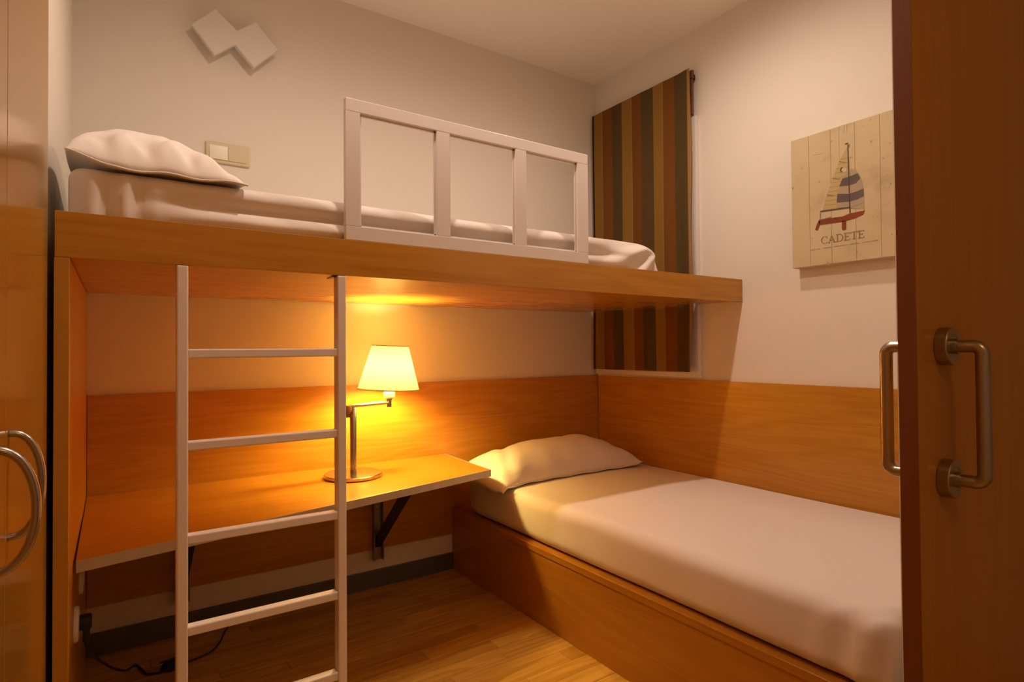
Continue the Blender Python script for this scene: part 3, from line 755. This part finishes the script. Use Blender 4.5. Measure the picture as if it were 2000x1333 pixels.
bm = bmesh.new(); add_tube(bm, spline(K), 0.0034, 8); obj('cord', bm, 'rubber', cb, smooth=True)
coil = []
for i in range(70):
    a = i*0.5; coil.append((0.155+(0.030+0.006*math.sin(i*1.3))*math.cos(a), 2.155+(0.018+0.005*math.cos(i*0.9))*math.sin(a), 0.0050+0.00035*i+0.003*abs(math.sin(i*0.7))))
bm = bmesh.new(); add_tube(bm, coil, 0.0028, 7); obj('coil', bm, 'rubber', cb, smooth=True)
K = [(0.170, 2.150, 0.010), (0.194, 2.172, zc), (0.264, 2.201, zc), (0.300, 2.255, zc), (0.325, 2.325, zc), (0.345, 2.370, zc), (0.352, 2.391, 0.012)]
bm = bmesh.new(); add_tube(bm, spline(K), 0.0028, 8); obj('cord', bm, 'rubber', cb, smooth=True)

# ------------------------------------------------------------------ wardrobe
wr = thing('wardrobe', (-0.42, 0.95, 0), 'tall glossy wooden wardrobe with two bow handles', 'wardrobe')
WX = -0.112
bm = bmesh.new()
add_box(bm, -0.74, WX-0.0205, 0.43, 0.448, 0.0, 2.335, 0.001); add_box(bm, -0.74, WX-0.0205, 1.458, 1.476, 0.0, 2.335, 0.001)
add_box(bm, -0.74, WX-0.0205, 0.4485, 1.4575, 2.315, 2.335); add_box(bm, -0.74, WX-0.0205, 0.4485, 1.4575, 0.0, 0.07); add_box(bm, -0.74, -0.73, 0.4485, 1.4575, 0.0705, 2.3145)
obj('carcass', bm, 'wood_z', wr)
for y0, y1, hy, pr in ((0.9525, 1.4745, 0.977, 0.033), (0.430, 0.9495, 0.820, 0.041)):
    d = box('door', WX-0.020, WX, y0, y1, 0.072, 2.330, 'wardrobe', wr, 0.001)
    zc_, hl = 0.8405, 0.066
    pts = [(WX+0.0003+pr*math.sin(math.pi*k/24)**0.8, hy, zc_-hl*math.cos(math.pi*k/24)) for k in range(25)]
    bm = bmesh.new(); add_tube(bm, pts, 0.0062, 14, 0.75, side=(0, 1, 0)); auto_smooth(obj('handle', bm, 'nickel_dark', d), 60)

# ------------------------------------------------------------------ sliding door with pull handles on both faces
DY0, DY1, DX = 0.400, 0.4275, 1.0365
dr = thing('door_1', (1.45, 0.414, 0), 'open wooden sliding door with brushed metal pull handles', 'door', kind='structure')
dp = box('door_panel', DX+0.001, DX+0.86, DY0, DY1, 0.004, 2.14, 'door', dr, 0.0008)
box('edge_band', DX, DX+0.0009, DY0+0.0006, DY1-0.0006, 0.004, 2.14, 'door_edge', dr, 0)
HX, HZ1, HZ0 = 1.1275, 1.0085, 0.7925
for side in (-1, 1):
    yf = DY0 if side < 0 else DY1
    f = lambda s: yf+side*s
    so = 0.056; br_ = 0.0135
    pts = [(HX, f(0.006), HZ1), (HX, f(so-br_), HZ1)]
    pts += [(HX, f(so-br_+br_*math.sin(a)), HZ1-br_+br_*math.cos(a)) for a in [math.pi/2*k/8 for k in range(1, 9)]]
    pts += [(HX, f(so-br_+br_*math.cos(a)), HZ0+br_-br_*math.sin(a)) for a in [math.pi/2*k/8 for k in range(0, 9)]]
    pts += [(HX, f(0.006), HZ0)]
    bm = bmesh.new(); add_tube(bm, pts, 0.0102, 20); hd = auto_smooth(obj('pull_handle', bm, 'nickel_dark', dr), 50)
    for z in (HZ1, HZ0):
        bm = bmesh.new(); add_lathe(bm, [(0.0305, f(0.0003)), (0.0312, f(0.001)), (0.0312, f(0.0165)), (0.0300, f(0.0180)), (0.0200, f(0.0180)), (0.0190, f(0.0172)), (0.0125, f(0.0172)), (0.0125, f(0.0250)), (0.0100, f(0.0258))], HX, z, 40, 'Y'); auto_smooth(obj('rosette', bm, 'nickel_dark', hd))
